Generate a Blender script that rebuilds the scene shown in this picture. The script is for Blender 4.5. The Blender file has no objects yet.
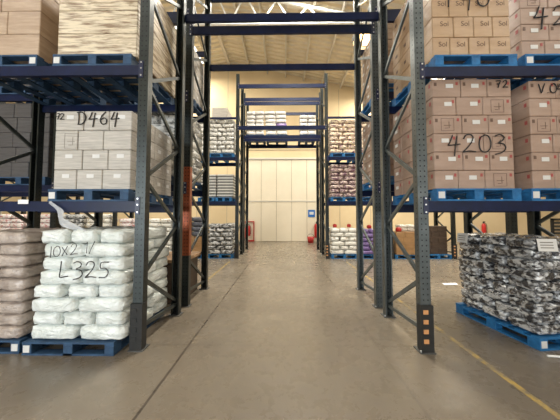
import bpy, bmesh, math, random
from mathutils import Vector, Matrix, noise
R = random.Random(7)
C = bpy.context.scene.collection
SC = bpy.context.scene

# ------------------------------------------------------------------ camera, world, large lights, exposure
cam_d = bpy.data.cameras.new('camera'); cam = bpy.data.objects.new('camera', cam_d); C.objects.link(cam)
cam_d.sensor_width = 36.0; cam_d.lens = 258.0 / 560.0 * 36.0; cam_d.clip_start = .05
cam.location = (0, 0, 1.5); cam.rotation_euler = (math.pi / 2 + .047, 0, .0155); cam_d.shift_y = -6.0 / 560
SC.camera = cam
SC.view_settings.view_transform = 'Standard'; SC.view_settings.look = 'None'
SC.view_settings.gamma = 1; SC.view_settings.use_curve_mapping = False
SC.view_settings.exposure = 0.0
W = bpy.data.worlds.new('world'); SC.world = W; W.use_nodes = True
W.node_tree.nodes['Background'].inputs[0].default_value = (.75, .87, 1, 1)
W.node_tree.nodes['Background'].inputs[1].default_value = 1.0

def area(name, loc, rot, sx, sy, power, col):
    d = bpy.data.lights.new(name, 'AREA'); d.shape = 'RECTANGLE'; d.size = sx; d.size_y = sy
    d.energy = power; d.color = col
    o = bpy.data.objects.new(name, d); C.objects.link(o); o.location = loc; o.rotation_euler = rot
    return o
PI = math.pi
# daylight through the two loading doors in the wall behind the camera
area('dock_daylight', (-4.6, -4.9, 2.0), (PI / 2, 0, 0), 4.6, 3.4, 520, (.90, .96, 1.0))
area('dock_daylight', (4.2, -4.9, 2.0), (PI / 2, 0, 0), 4.6, 3.4, 100, (1.0, .97, .93))
# added fill lamps under unseen roof strips, to brighten the hall
area('added_roof_fill', (.5, 7.6, 9.75), (0, 0, 0), 1.6, 3.6, 1250, (1.0, .95, .85))
area('added_roof_fill', (5.4, 12.8, 8.6), (0, 0, 0), 1.4, 3.6, 500, (1.0, .94, .82))
area('added_roof_fill', (-5.4, 12.8, 9.9), (0, 0, 0), 1.4, 3.6, 500, (1.0, .94, .82))
area('added_roof_fill', (-8.0, 6.0, 9.3), (0, 0, 0), 1.4, 14, 640, (1.0, .96, .88))
area('added_roof_fill', (8.0, 6.0, 8.0), (0, 0, 0), 1.4, 14, 700, (1.0, .96, .88))
area('added_roof_fill', (5.6, -2.2, 8.6), (0, 0, 0), 1.6, 4, 60, (1.0, .97, .92))
area('added_roof_fill', (-6.0, -2.2, 9.8), (0, 0, 0), 1.6, 4, 60, (1.0, .97, .92))

# ------------------------------------------------------------------ materials
def mat(name, col, rough=.5, metal=0., coat=0., coat_rough=.15, spec=.5):
    m = bpy.data.materials.new(name); m.use_nodes = True
    b = m.node_tree.nodes['Principled BSDF']
    b.inputs['Base Color'].default_value = (*col, 1); b.inputs['Roughness'].default_value = rough
    b.inputs['Metallic'].default_value = metal; b.inputs['Coat Weight'].default_value = coat
    b.inputs['Coat Roughness'].default_value = coat_rough; b.inputs['Specular IOR Level'].default_value = spec
    return m
class N:
    def __init__(s, m): s.m = m; s.t = m.node_tree; s.b = s.t.nodes['Principled BSDF']
    def n(s, typ, **k):
        x = s.t.nodes.new(typ)
        for a, v in k.items(): setattr(x, a, v)
        return x
    def l(s, a, b): s.t.links.new(a, b)
    def coord(s, kind='Object', scale=(1, 1, 1), world=False):
        if world: o = s.n('ShaderNodeNewGeometry').outputs['Position']
        else: o = s.n('ShaderNodeTexCoord').outputs[kind]
        mp = s.n('ShaderNodeMapping'); mp.inputs['Scale'].default_value = scale
        s.l(o, mp.inputs[0]); return mp.outputs[0]
    def noise(s, v, scale, detail=4, rough=.55, dist=0.):
        x = s.n('ShaderNodeTexNoise'); x.inputs['Scale'].default_value = scale; x.inputs['Detail'].default_value = detail
        x.inputs['Roughness'].default_value = rough; x.inputs['Distortion'].default_value = dist
        s.l(v, x.inputs['Vector']); return x.outputs['Fac']
    def ramp(s, f, stops):
        x = s.n('ShaderNodeValToRGB'); e = x.color_ramp.elements
        while len(e) < len(stops): e.new(.5)
        for i, (p, c) in enumerate(stops):
            e[i].position = p; e[i].color = (*c, 1) if len(c) == 3 else c
        s.l(f, x.inputs[0]); return x.outputs[0]
    def math(s, op, a, b=None, clamp=False):
        x = s.n('ShaderNodeMath', operation=op, use_clamp=clamp)
        for i, v in enumerate((a, b)):
            if v is None: continue
            if isinstance(v, (int, float)): x.inputs[i].default_value = v
            else: s.l(v, x.inputs[i])
        return x.outputs[0]
    def mix(s, f, a, b):
        x = s.n('ShaderNodeMix', data_type='RGBA')
        if isinstance(f, (int, float)): x.inputs[0].default_value = f
        else: s.l(f, x.inputs[0])
        for i, v in ((6, a), (7, b)):
            if isinstance(v, tuple): x.inputs[i].default_value = (*v, 1)
            else: s.l(v, x.inputs[i])
        return x.outputs[2]
    def bump(s, h, strength, dist=.02, to='Normal'):
        x = s.n('ShaderNodeBump'); x.inputs['Strength'].default_value = strength; x.inputs['Distance'].default_value = dist
        s.l(h, x.inputs['Height']); s.l(x.outputs[0], s.b.inputs[to])
    def color(s, c): s.l(c, s.b.inputs['Base Color'])
    def rough(s, r): s.l(r, s.b.inputs['Roughness'])

def worn(name, col, dark, rough=.45, scale=6, metal=0., lo=.35, hi=.7, bump=0., spec=.5):
    m = mat(name, col, rough, metal, spec=spec); k = N(m)
    f = k.noise(k.coord(), scale, 6, .65)
    k.color(k.ramp(f, [(lo, dark), (hi, col)]))
    if bump: k.bump(f, bump, .01)
    return m

def post_mat(name, col, dark):
    m = mat(name, col, .36, .55); k = N(m)
    tc = k.n('ShaderNodeTexCoord'); sx = k.n('ShaderNodeSeparateXYZ'); k.l(tc.outputs['Object'], sx.inputs[0])
    ns = k.n('ShaderNodeSeparateXYZ'); k.l(tc.outputs['Normal'], ns.inputs[0])
    front = k.math('GREATER_THAN', k.math('ABSOLUTE', ns.outputs[1]), .6)
    uf = k.math('SUBTRACT', k.math('ABSOLUTE', sx.outputs[0]), .024)
    us = k.math('ADD', sx.outputs[1], .012)
    u = k.math('ADD', k.math('MULTIPLY', front, uf), k.math('MULTIPLY', k.math('SUBTRACT', 1., front), us))
    v = k.math('MULTIPLY', k.math('SUBTRACT', k.math('FRACT', k.math('DIVIDE', sx.outputs[2], .06)), .5), .06)
    d = k.math('SQRT', k.math('ADD', k.math('MULTIPLY', u, u), k.math('MULTIPLY', v, v)))
    hole = k.math('LESS_THAN', d, .0085)
    f = k.noise(k.coord(), 9, 6, .65)
    base = k.ramp(f, [(.3, dark), (.7, col)])
    k.color(k.mix(hole, base, (.006, .006, .007)))
    return m

M = {}
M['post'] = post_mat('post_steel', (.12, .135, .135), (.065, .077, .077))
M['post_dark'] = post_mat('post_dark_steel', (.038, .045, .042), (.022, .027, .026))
M['post_rust'] = post_mat('post_primer', (.34, .085, .03), (.22, .05, .02))
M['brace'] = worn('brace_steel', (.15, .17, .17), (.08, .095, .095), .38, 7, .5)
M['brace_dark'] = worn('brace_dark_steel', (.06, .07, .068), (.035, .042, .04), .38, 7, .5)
M['rail'] = worn('rail_blue', (.0035, .011, .052), (.0025, .007, .030), .4, 7, spec=.3)
M['connector'] = worn('connector_blue', (.009, .016, .062), (.005, .009, .03), .4, 9)
M['bolt'] = mat('bolt_zinc', (.62, .63, .62), .3, .8)
M['plate'] = worn('base_plate_steel', (.12, .12, .115), (.06, .06, .055), .6, 12, .3)
M['guard'] = worn('guard_rubber', (.022, .022, .020), (.012, .012, .011), .7, 14)
M['reflector'] = mat('reflector_orange', (.62, .30, .12), .4)
M['pallet'] = worn('pallet_blue', (.016, .18, .44), (.010, .10, .25), .65, 9, bump=.1)
M['pallet_worn'] = worn('pallet_worn_blue', (.030, .085, .17), (.016, .045, .095), .7, 11, bump=.1)
M['wood'] = worn('raw_wood', (.42, .27, .15), (.25, .14, .07), .7, 8, bump=.1)
M['white_label'] = mat('white_label', (.66, .65, .62), .5)
M['red_mark'] = mat('red_mark', (.36, .07, .06), .5)
M['print'] = mat('print_ink', (.13, .075, .05), .6)
M['grey_print'] = mat('grey_print_ink', (.20, .18, .15), .6)
M['ink'] = mat('marker_ink', (.012, .011, .012), .45)
M['paper'] = mat('paper', (.82, .82, .80), .7)
M['plum'] = mat('plum_print', (.20, .10, .33), .5)
M['red'] = worn('red_paint', (.55, .025, .02), (.40, .015, .012), .35, 9)
M['black'] = mat('black_rubber', (.02, .02, .02), .5)
M['cable'] = mat('white_cable', (.72, .72, .70), .5)
M['white_steel'] = mat('white_steel', (.78, .76, .70), .5)
M['sign_blue'] = mat('sign_blue', (.02, .14, .45), .4)
M['housing'] = mat('lamp_housing', (.10, .10, .10), .5, .5)
mm = mat('lamp_lens', (1, .8, .5), .3)
mm.node_tree.nodes['Principled BSDF'].inputs['Emission Color'].default_value = (1, .66, .30, 1)
mm.node_tree.nodes['Principled BSDF'].inputs['Emission Strength'].default_value = 5
M['lamp'] = mm
mm = mat('added_glow_sheet', (.8, .8, .75), .5)  # added glow for the roof strips, lifting the light level
mm.node_tree.nodes['Principled BSDF'].inputs['Emission Color'].default_value = (1, .97, .9, 1)
mm.node_tree.nodes['Principled BSDF'].inputs['Emission Strength'].default_value = 3.0
M['added_glow'] = mm

def carton_mat(name, a, b, streak=(1.5, 1.5, 26), film=.5, lo=.35, hi=.68, bump=.35, nscale=3.2):
    """board colour a..b, under wrinkled clear film (a glossy coat)"""
    m = mat(name, a, .55, coat=film, coat_rough=.16); k = N(m)
    f = k.noise(k.coord('Object', streak, True), nscale, 5, .6, .4)
    k.color(k.ramp(f, [(lo, b), (hi, a)]))
    g = k.noise(k.coord('Object', (3, 3, 17), True), 4.5, 5, .6, 1.2)
    x = k.n('ShaderNodeBump'); x.inputs['Strength'].default_value = bump; x.inputs['Distance'].default_value = .03
    k.l(g, x.inputs['Height']); k.l(x.outputs[0], k.b.inputs['Coat Normal'])
    return m
M['carton_pink'] = carton_mat('carton_pink_brown', (.40, .275, .205), (.33, .22, .16), (1, 1, 4), bump=.5)
M['carton_tan'] = carton_mat('carton_tan', (.50, .33, .185), (.42, .265, .14), (1, 1, 5), film=.8, bump=.6)
M['carton_grey'] = carton_mat('carton_grey', (.54, .50, .44), (.36, .33, .285), (1.4, 1.4, 22), film=.4)
M['carton_bark'] = carton_mat('carton_streaked', (.70, .59, .41), (.22, .135, .065), (1.3, 1.3, 12), film=.6, lo=.38, hi=.56, nscale=2.6)
M['carton_brown'] = carton_mat('carton_brown', (.50, .36, .24), (.36, .24, .15), (1, 1, 8), film=.6, bump=.5)
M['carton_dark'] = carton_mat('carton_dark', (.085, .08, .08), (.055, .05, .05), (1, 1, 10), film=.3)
M['carton_far'] = carton_mat('carton_far', (.42, .24, .10), (.30, .16, .06), (1, 1, 4), film=.2)
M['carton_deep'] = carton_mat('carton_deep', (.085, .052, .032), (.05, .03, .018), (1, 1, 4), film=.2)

def sack_mat(name, a, b, scale=7, lo=.4, hi=.6, rough=.4, coat=.5, bump=.6, bscale=11, metal=0., stretch=(1, 1, 1.6)):
    m = mat(name, a, rough, metal, coat=coat, coat_rough=.12); k = N(m)
    v = k.coord('Object', stretch, True)
    k.color(k.ramp(k.noise(v, scale, 4, .6, .6), [(lo, b), (hi, a)]))
    g = k.noise(k.coord('Object', (1, 1, 1.5), True), bscale, 4, .55, 1.6)
    k.bump(g, bump, .03)
    x = k.n('ShaderNodeBump'); x.inputs['Strength'].default_value = bump; x.inputs['Distance'].default_value = .03
    k.l(g, x.inputs['Height']); k.l(x.outputs[0], k.b.inputs['Coat Normal'])
    return m
M['sack_white'] = sack_mat('sack_white', (.80, .84, .81), (.60, .64, .59), 5, .3, .6, bump=.8, bscale=8)
M['sack_brown'] = sack_mat('sack_taupe', (.50, .42, .36), (.30, .24, .20), 6, .35, .6, bump=.6)
M['sack_painted_glare'] = sack_mat('sack_painted_glare', (.70, .72, .73), (.05, .05, .055), 12, .45, .60, rough=.22, coat=.9, bump=1., bscale=7, metal=.35)  # pale marbling paints film reflections into the dark bag colour
M['sack_lilac'] = sack_mat('sack_lilac', (.60, .57, .62), (.42, .38, .42), 6, .3, .6, bump=.5)
M['sack_print'] = sack_mat('sack_grey_print', (.74, .73, .68), (.20, .20, .19), 10, .40, .50, bump=.2)
M['sack_plum'] = sack_mat('sack_plum_print', (.80, .66, .46), (.17, .08, .11), 9, .42, .52, bump=.2, stretch=(1, 1, 2.5))
M['sack_plum_dark'] = sack_mat('sack_dark_plum_print', (.62, .50, .42), (.14, .06, .09), 9, .46, .56, bump=.2, stretch=(1, 1, 2.5))
M['sack_pale'] = sack_mat('sack_pale', (.66, .63, .58), (.34, .33, .32), 8, .32, .48, bump=.25, stretch=(1, 1, 3))
M['sack_purple'] = sack_mat('sack_purple', (.22, .15, .36), (.15, .09, .24), 8, .4, .6, bump=.3)
M['sack_dark'] = sack_mat('sack_dark', (.10, .105, .13), (.05, .05, .065), 6, .4, .6, bump=.5)
M['sack_stripe'] = sack_mat('sack_grey_stripe', (.55, .55, .53), (.06, .06, .06), 9, .44, .52, bump=.3)
M['sack_mixed'] = sack_mat('sack_white_mixed', (.80, .78, .70), (.30, .22, .14), 9, .34, .44, bump=.3)
M['sack_pink'] = sack_mat('sack_pink_white', (.80, .74, .70), (.55, .22, .22), 9, .40, .5, bump=.3)
M['tray'] = worn('tray_grey', (.24, .24, .23), (.15, .15, .15), .5, 9)
M['tray_rim'] = mat('tray_rim', (.72, .72, .68), .5)
# stretch film: thin, milky, see-through
fm = bpy.data.materials.new('stretch_film'); fm.use_nodes = True
k = N(fm); b = k.b
b.inputs['Base Color'].default_value = (.86, .88, .9, 1); b.inputs['Roughness'].default_value = .18
b.inputs['Alpha'].default_value = .55; b.inputs['Specular IOR Level'].default_value = .8
k.bump(k.noise(k.coord('Object', (1, 1, 5), True), 14, 4, .6, 1.), .7, .02)
M['film'] = fm

# setting materials
fl = mat('floor_concrete', (.3, .25, .2), .4); k = N(fl)
p = k.coord(world=True)
n1 = k.noise(p, .55, 6, .6, .5); n2 = k.noise(p, 5, 6, .7, .3); n3 = k.noise(p, 60, 3, .6)
c = k.ramp(n1, [(.3, (.140, .115, .086)), (.7, (.228, .192, .145))])
c = k.mix(k.math('MULTIPLY', k.ramp(n2, [(.42, (0, 0, 0)), (.75, (1, 1, 1))]), .35), c, (.125, .10, .075))
c = k.mix(k.math('MULTIPLY', k.ramp(n3, [(.5, (0, 0, 0)), (.8, (1, 1, 1))]), .12), c, (.36, .31, .25))
sx = k.n('ShaderNodeSeparateXYZ'); k.l(p, sx.inputs[0])
wob = k.math('MULTIPLY', k.math('SUBTRACT', k.noise(p, 2, 2, .5), .5), .012)
def joint(axis, off, period, w):
    a = k.math('ADD', k.math('SUBTRACT', sx.outputs[axis], off), wob)
    a = k.math('ADD', k.math('DIVIDE', a, period), .5)
    a = k.math('SUBTRACT', k.math('FRACT', a), .5)
    return k.math('LESS_THAN', k.math('ABSOLUTE', k.math('MULTIPLY', a, period)), w)
jl = k.math('MULTIPLY', joint(0, -1.11, 2.19, .012), k.math('SUBTRACT', 1., k.math('MULTIPLY', k.math('GREATER_THAN', sx.outputs[0], 0), .6)))
j = k.math('MAXIMUM', jl, k.math('MULTIPLY', joint(1, 3.07, 2.53, .007), .5))
c = k.mix(k.math('MULTIPLY', j, .9), c, (.055, .042, .032))
scr = k.noise(k.coord('Object', (1, 6, 1), True), 1.6, 8, .75, 2.)
scr = k.ramp(scr, [(.485, (0, 0, 0)), (.5, (1, 1, 1)), (.515, (0, 0, 0))])
c = k.mix(k.math('MULTIPLY', scr, .22), c, (.13, .10, .075))
k.color(c)
k.rough(k.ramp(n2, [(.3, (.20, .20, .20)), (.7, (.38, .38, .38))]))
k.bump(n3, .12, .004)
M['floor'] = fl
M['wall'] = worn('wall_cream', (.74, .59, .36), (.68, .53, .31), .8, .7)
M['doorpanel'] = worn('door_pale', (.80, .72, .56), (.74, .66, .50), .6, .8)
M['seam'] = mat('wall_seam', (.42, .36, .26), .7)
M['steel_pale'] = mat('roof_steel', (.60, .56, .48), .5)
M['truss'] = mat('truss_white', (.80, .80, .76), .5)
rf = mat('roof_sheet', (.62, .57, .47), .65); k = N(rf)
sx = k.n('ShaderNodeSeparateXYZ'); k.l(k.coord(world=True), sx.inputs[0])
wv = k.math('SINE', k.math('MULTIPLY', sx.outputs[1], 2 * PI / .33))
k.bump(wv, .9, .05)
k.color(k.ramp(k.noise(k.coord(world=True), 1.2, 4, .6), [(.3, (.66, .58, .43)), (.7, (.78, .70, .54))]))
M['roof'] = rf
M['wall_plain'] = mat('wall_plain', (.62, .56, .45), .8)
yl = mat('yellow_paint', (.6, .4, .06), .5); k = N(yl)
k.color(k.ramp(k.noise(k.coord(world=True), 9, 6, .7), [(.42, (.19, .155, .105)), (.62, (.50, .34, .075))]))
M['yellow'] = yl

# ------------------------------------------------------------------ mesh helpers
class MB:
    def __init__(s): s.v = []; s.f = []; s.sm = []
    def add(s, vs, fs, smooth=False):
        o = len(s.v); s.v += [tuple(v) for v in vs]; s.f += [tuple(i + o for i in f) for f in fs]; s.sm += [smooth] * len(fs); return s
    def box(s, x0, x1, y0, y1, z0, z1):
        return s.add([(x0, y0, z0), (x1, y0, z0), (x1, y1, z0), (x0, y1, z0), (x0, y0, z1), (x1, y0, z1), (x1, y1, z1), (x0, y1, z1)],
                     [(3, 2, 1, 0), (4, 5, 6, 7), (0, 1, 5, 4), (1, 2, 6, 5), (2, 3, 7, 6), (3, 0, 4, 7)])
    def bar(s, a, b, w, h, up=(0, 0, 1)):
        a, b = Vector(a), Vector(b); d = (b - a).normalized(); u = Vector(up)
        if abs(d.dot(u)) > .98: u = Vector((1, 0, 0))
        x = d.cross(u).normalized() * w / 2; z = x.cross(d).normalized() * h / 2
        return s.add([a - x - z, a + x - z, a + x + z, a - x + z, b - x - z, b + x - z, b + x + z, b - x + z],
                     [(0, 1, 2, 3), (7, 6, 5, 4), (0, 4, 5, 1), (1, 5, 6, 2), (2, 6, 7, 3), (3, 7, 4, 0)])
    def prism(s, poly, z0, z1):
        n = len(poly)
        return s.add([(x, y, z0) for x, y in poly] + [(x, y, z1) for x, y in poly],
                     [tuple(range(n))[::-1], tuple(range(n, 2 * n))] + [(i, (i + 1) % n, n + (i + 1) % n, n + i) for i in range(n)])
    def tube(s, pts, r, n=6, closed=False):
        pts = [Vector(p) for p in pts]; rings = []
        for i, p in enumerate(pts):
            d = (pts[min(i + 1, len(pts) - 1)] - pts[max(i - 1, 0)]).normalized()
            u = Vector((0, 0, 1)) if abs(d.z) < .9 else Vector((1, 0, 0))
            x = d.cross(u).normalized(); y = x.cross(d)
            rings += [p + (x * math.cos(t) + y * math.sin(t)) * r for t in [2 * PI * q / n for q in range(n)]]
        fs = [(i * n + q, i * n + (q + 1) % n, (i + 1) * n + (q + 1) % n, (i + 1) * n + q) for i in range(len(pts) - 1) for q in range(n)]
        fs += [tuple(range(n))[::-1], tuple(range((len(pts) - 1) * n, len(pts) * n))]
        return s.add(rings, fs, True)
    def lathe(s, prof, n=16):
        vs = [(r * math.cos(2 * PI * q / n), r * math.sin(2 * PI * q / n), z) for r, z in prof for q in range(n)]
        fs = [(i * n + q, i * n + (q + 1) % n, (i + 1) * n + (q + 1) % n, (i + 1) * n + q) for i in range(len(prof) - 1) for q in range(n)]
        fs += [tuple(range(n))[::-1], tuple(range((len(prof) - 1) * n, len(prof) * n))]
        return s.add(vs, fs, True)
    def mesh(s, name, m, bevel=0.):
        me = bpy.data.meshes.new(name); me.from_pydata(s.v, [], s.f); me.materials.append(m)
        bm = bmesh.new(); bm.from_mesh(me)
        bmesh.ops.recalc_face_normals(bm, faces=bm.faces)
        if bevel: bmesh.ops.bevel(bm, geom=list(bm.edges), offset=bevel, segments=1, affect='EDGES')
        bm.to_mesh(me); bm.free()
        if any(s.sm) and not bevel: me.polygons.foreach_set('use_smooth', s.sm)
        return me
    def obj(s, name, m, parent=None, loc=(0, 0, 0), rot=(0, 0, 0), bevel=0.):
        return put(name, s.mesh(name, m, bevel), parent, loc, rot)

def put(name, me, parent=None, loc=(0, 0, 0), rot=(0, 0, 0)):
    o = bpy.data.objects.new(name, me); C.objects.link(o); o.location = loc; o.rotation_euler = rot
    if parent is not None: o.parent = parent
    return o
def tag(o, label, cat, group=None, kind=None):
    assert 4 <= len(label.replace('-', ' ').split()) <= 16, label
    o['label'] = label; o['category'] = cat
    if group: o['group'] = group
    if kind: o['kind'] = kind
    return o
def thing(name, label, cat, loc=(0, 0, 0), rz=0, group=None):
    o = bpy.data.objects.new(name, None); C.objects.link(o); o.empty_display_size = .1
    o.location = loc; o.rotation_euler = (0, 0, rz)
    return tag(o, label, cat, group)
def struct(o): o['kind'] = 'structure'; return o

# ------------------------------------------------------------------ the building
X0, X1, Y0, Y1 = -17.0, 18.0, -5.0, 15.3
RIDGE, RZ, SL = -3.0, 10.8, .215
def roof_z(x): return RZ - SL * abs(x - RIDGE)
struct(MB().box(X0 - .2, X1 + .2, Y0 - .2, Y1 + .2, -.2, 0).obj('floor', M['floor']))
def gable(name, y0, y1, m):
    q = [(X0, 0), (X1, 0), (X1, roof_z(X1)), (RIDGE, RZ), (X0, roof_z(X0))]
    b = MB(); n = 5
    b.add([(x, y0, z) for x, z in q] + [(x, y1, z) for x, z in q],
          [tuple(range(n)), tuple(range(n, 2 * n))[::-1]] + [(i, (i + 1) % n, n + (i + 1) % n, n + i) for i in range(n)])
    return struct(b.obj(name, m))
gable('wall_back', Y1, Y1 + .2, M['wall'])
struct(MB().box(X0 - .2, X0, Y0, Y1, 0, roof_z(X0)).obj('wall_left', M['wall_plain']))
struct(MB().box(X1, X1 + .2, Y0, Y1, 0, roof_z(X1)).obj('wall_right', M['wall_plain']))
# front wall (behind the camera) with two open loading doors
fw = MB()
for x0, x1 in ((X0, -7), (-2.2, 1.8), (6.6, X1)): fw.box(x0, x1, Y0 - .2, Y0, 0, 6.3)
fw.box(-7, -2.2, Y0 - .2, Y0, 3.8, 6.3); fw.box(1.8, 6.6, Y0 - .2, Y0, 3.8, 6.3)
q = [(X0, 6.3), (X1, 6.3), (X1, roof_z(X1) + .01), (RIDGE, RZ), (X0, roof_z(X0))]
fw.add([(x, Y0 - .2, z) for x, z in q] + [(x, Y0, z) for x, z in q], [(0, 1, 2, 3, 4), (9, 8, 7, 6, 5)] + [(i, (i + 1) % 5, 5 + (i + 1) % 5, 5 + i) for i in range(5)])
struct(fw.obj('wall_front', M['wall_plain']))
# roof: two slopes with added glowing strips kept out of view
t = .08
rb = MB()
for xa, xb in ((X0, RIDGE), (RIDGE, X1)):
    za, zb = roof_z(xa), roof_z(xb)
    rb.add([(xa, Y0 - .2, za), (xb, Y0 - .2, zb), (xb, Y1 + .2, zb), (xa, Y1 + .2, za),
            (xa, Y0 - .2, za + t), (xb, Y0 - .2, zb + t), (xb, Y1 + .2, zb + t), (xa, Y1 + .2, za + t)],
           [(0, 1, 2, 3), (7, 6, 5, 4), (0, 4, 5, 1), (1, 5, 6, 2), (2, 6, 7, 3), (3, 7, 4, 0)])
struct(rb.obj('ceiling', M['roof']))
wn = 0
for xa, xb, ya, yb in ((-.3, 1.3, 5.8, 9.4), (4.7, 6.1, 11, 14.6), (-6.1, -4.7, 11, 14.6), (-8.7, -7.3, -1, 13), (7.3, 8.7, -1, 13), (4.8, 6.4, -4.2, -.2), (-6.8, -5.2, -4.2, -.2)):
    wn += 1; b = MB(); d = .03
    b.add([(xa, ya, roof_z(xa) - d), (xb, ya, roof_z(xb) - d), (xb, yb, roof_z(xb) - d), (xa, yb, roof_z(xa) - d),
           (xa, ya, roof_z(xa) - .002), (xb, ya, roof_z(xb) - .002), (xb, yb, roof_z(xb) - .002), (xa, yb, roof_z(xa) - .002)],
          [(0, 1, 2, 3), (7, 6, 5, 4), (0, 4, 5, 1), (1, 5, 6, 2), (2, 6, 7, 3), (3, 7, 4, 0)])
    struct(b.obj(f'added_glow_panel_{wn}', M['added_glow']))
tn = 0
for i in range(-5, 12):
    tn += 1; x = .1 + 1.1 * i - (.1 if i == -3 else 0)
    w = .16 if i == -3 else .07
    z = roof_z(x) - .035
    struct(MB().box(x - w / 2, x + w / 2, 6, Y1, z - .2 + (.08 if i == -3 else 0), z).obj(f'trim_{tn}', M['steel_pale']))
# roof truss, white lattice
for ty in (9.7,):
    tr = struct(bpy.data.objects.new('roof_truss', None)); C.objects.link(tr); tr.location = (0, ty, 0)
    tag(tr, 'white lattice roof truss crossing under the roof sheets beyond the tunnel', 'truss')
    zb = 9.0
    MB().bar((-7, 0, zb), (5.2, 0, zb), .09, .09).obj('bottom_chord', M['truss'], tr)
    tc = MB(); tc.bar((-7, 0, roof_z(-7) - .3), (RIDGE, 0, RZ - .3), .09, .09); tc.bar((RIDGE, 0, RZ - .3), (5.2, 0, roof_z(5.2) - .3), .09, .09)
    tc.obj('top_chord', M['truss'], tr)
    xs = [-7 + .61 * i for i in range(21)]
    for i in range(20):
        a, c_ = xs[i], xs[i + 1]
        za = zb if i % 2 == 0 else roof_z(a) - .3; zc = roof_z(c_) - .3 if i % 2 == 0 else zb
        MB().bar((a, 0, za), (c_, 0, zc), .05, .05).obj('web_bar', M['truss'], tr)
# big pale sliding door in the back wall, with its track and seams
dr = struct(bpy.data.objects.new('door_1', None)); C.objects.link(dr); dr.location = (0, Y1, 0)
MB().box(-2.25, 1.95, -.06, -.002, .02, 4.85).obj('door_leaf', M['doorpanel'], dr)
for x in (-1.35, -.45, .45, 1.35): MB().box(x - .012, x + .012, -.068, -.06, .02, 4.85).obj('seam', M['seam'], dr)
MB().box(-3.0, 2.6, -.12, -.002, 4.87, 4.98).obj('door_track', M['steel_pale'], dr)
MB().box(-2.25, 1.95, -.085, -.06, 2.35, 2.42).obj('door_bar', M['steel_pale'], dr)
for i, x in enumerate((-5.2, -3.4, 3.3, 5.1, 9.0)):
    struct(MB().box(x - .012, x + .012, Y1 - .012, Y1 - .001, .1, roof_z(x) - .3).obj(f'trim_{30 + i}', M['seam']))
struct(MB().box(-9, -2.4, Y1 - .05, Y1 - .001, 2.35, 2.40).obj('trim_40', M['seam']))
struct(MB().box(2.1, 10.5, Y1 - .05, Y1 - .001, 2.35, 2.40).obj('trim_41', M['seam']))
struct(MB().box(-3.0, 2.6, Y1 - .03, Y1 - .001, 5.45, 5.49).obj('trim_42', M['seam']))
struct(MB().box(X0, -2.3, Y1 - .03, Y1 - .001, 0, .12).obj('baseboard_back', M['wall_plain']))
# louvred gate far across the hall
d2 = struct(bpy.data.objects.new('door_2', None)); C.objects.link(d2); d2.location = (16.6, Y1, 0)
MB().box(-1.1, -.98, -.1, -.002, 0, 1.35).box(.98, 1.1, -.1, -.002, 0, 1.35).box(-1.1, 1.1, -.1, -.002, 1.25, 1.37).obj('door_frame', M['black'], d2)
for q_ in range(6): MB().box(-.98, .98, -.06, -.002, .05 + .2 * q_, .17 + .2 * q_).obj('louvre', M['plate'], d2)
# worn yellow lines on the floor
for nm, x, ya, yb, w, lb in (('floor_marking', 2.055, -1, 8.6, .055, 'worn yellow line on the floor running under the 4203 rack'),
                         ('floor_marking', -1.80, 5.6, 8.7, .05, 'faint yellow line on the floor behind the D464 racks')):
    o = MB().box(x - w / 2, x + w / 2, ya, yb, .0005, .002).obj(nm, M['yellow']); tag(o, lb, 'floor line', kind='structure')

# ------------------------------------------------------------------ pallet racking
H = 6.68
LV = (1.67, 3.225, 4.72, 6.26); LVA = (1.67, 3.275, 4.72); LVB = (2.03, 3.62, 5.08)           # tops of the rails of the two near rows and of the tunnels
LVF = (2.03, 3.62, 5.08)                # far rows, side bays
RA, RB, RC, RD = (2.93, 4.04), (4.33, 5.45), (9.15, 10.27), (10.6, 11.75)
FX = {'L1': -1.65, 'L2': -3.92, 'L3': -6.15, 'R1': 1.57, 'R2': 3.80, 'R3': 5.98}

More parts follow.
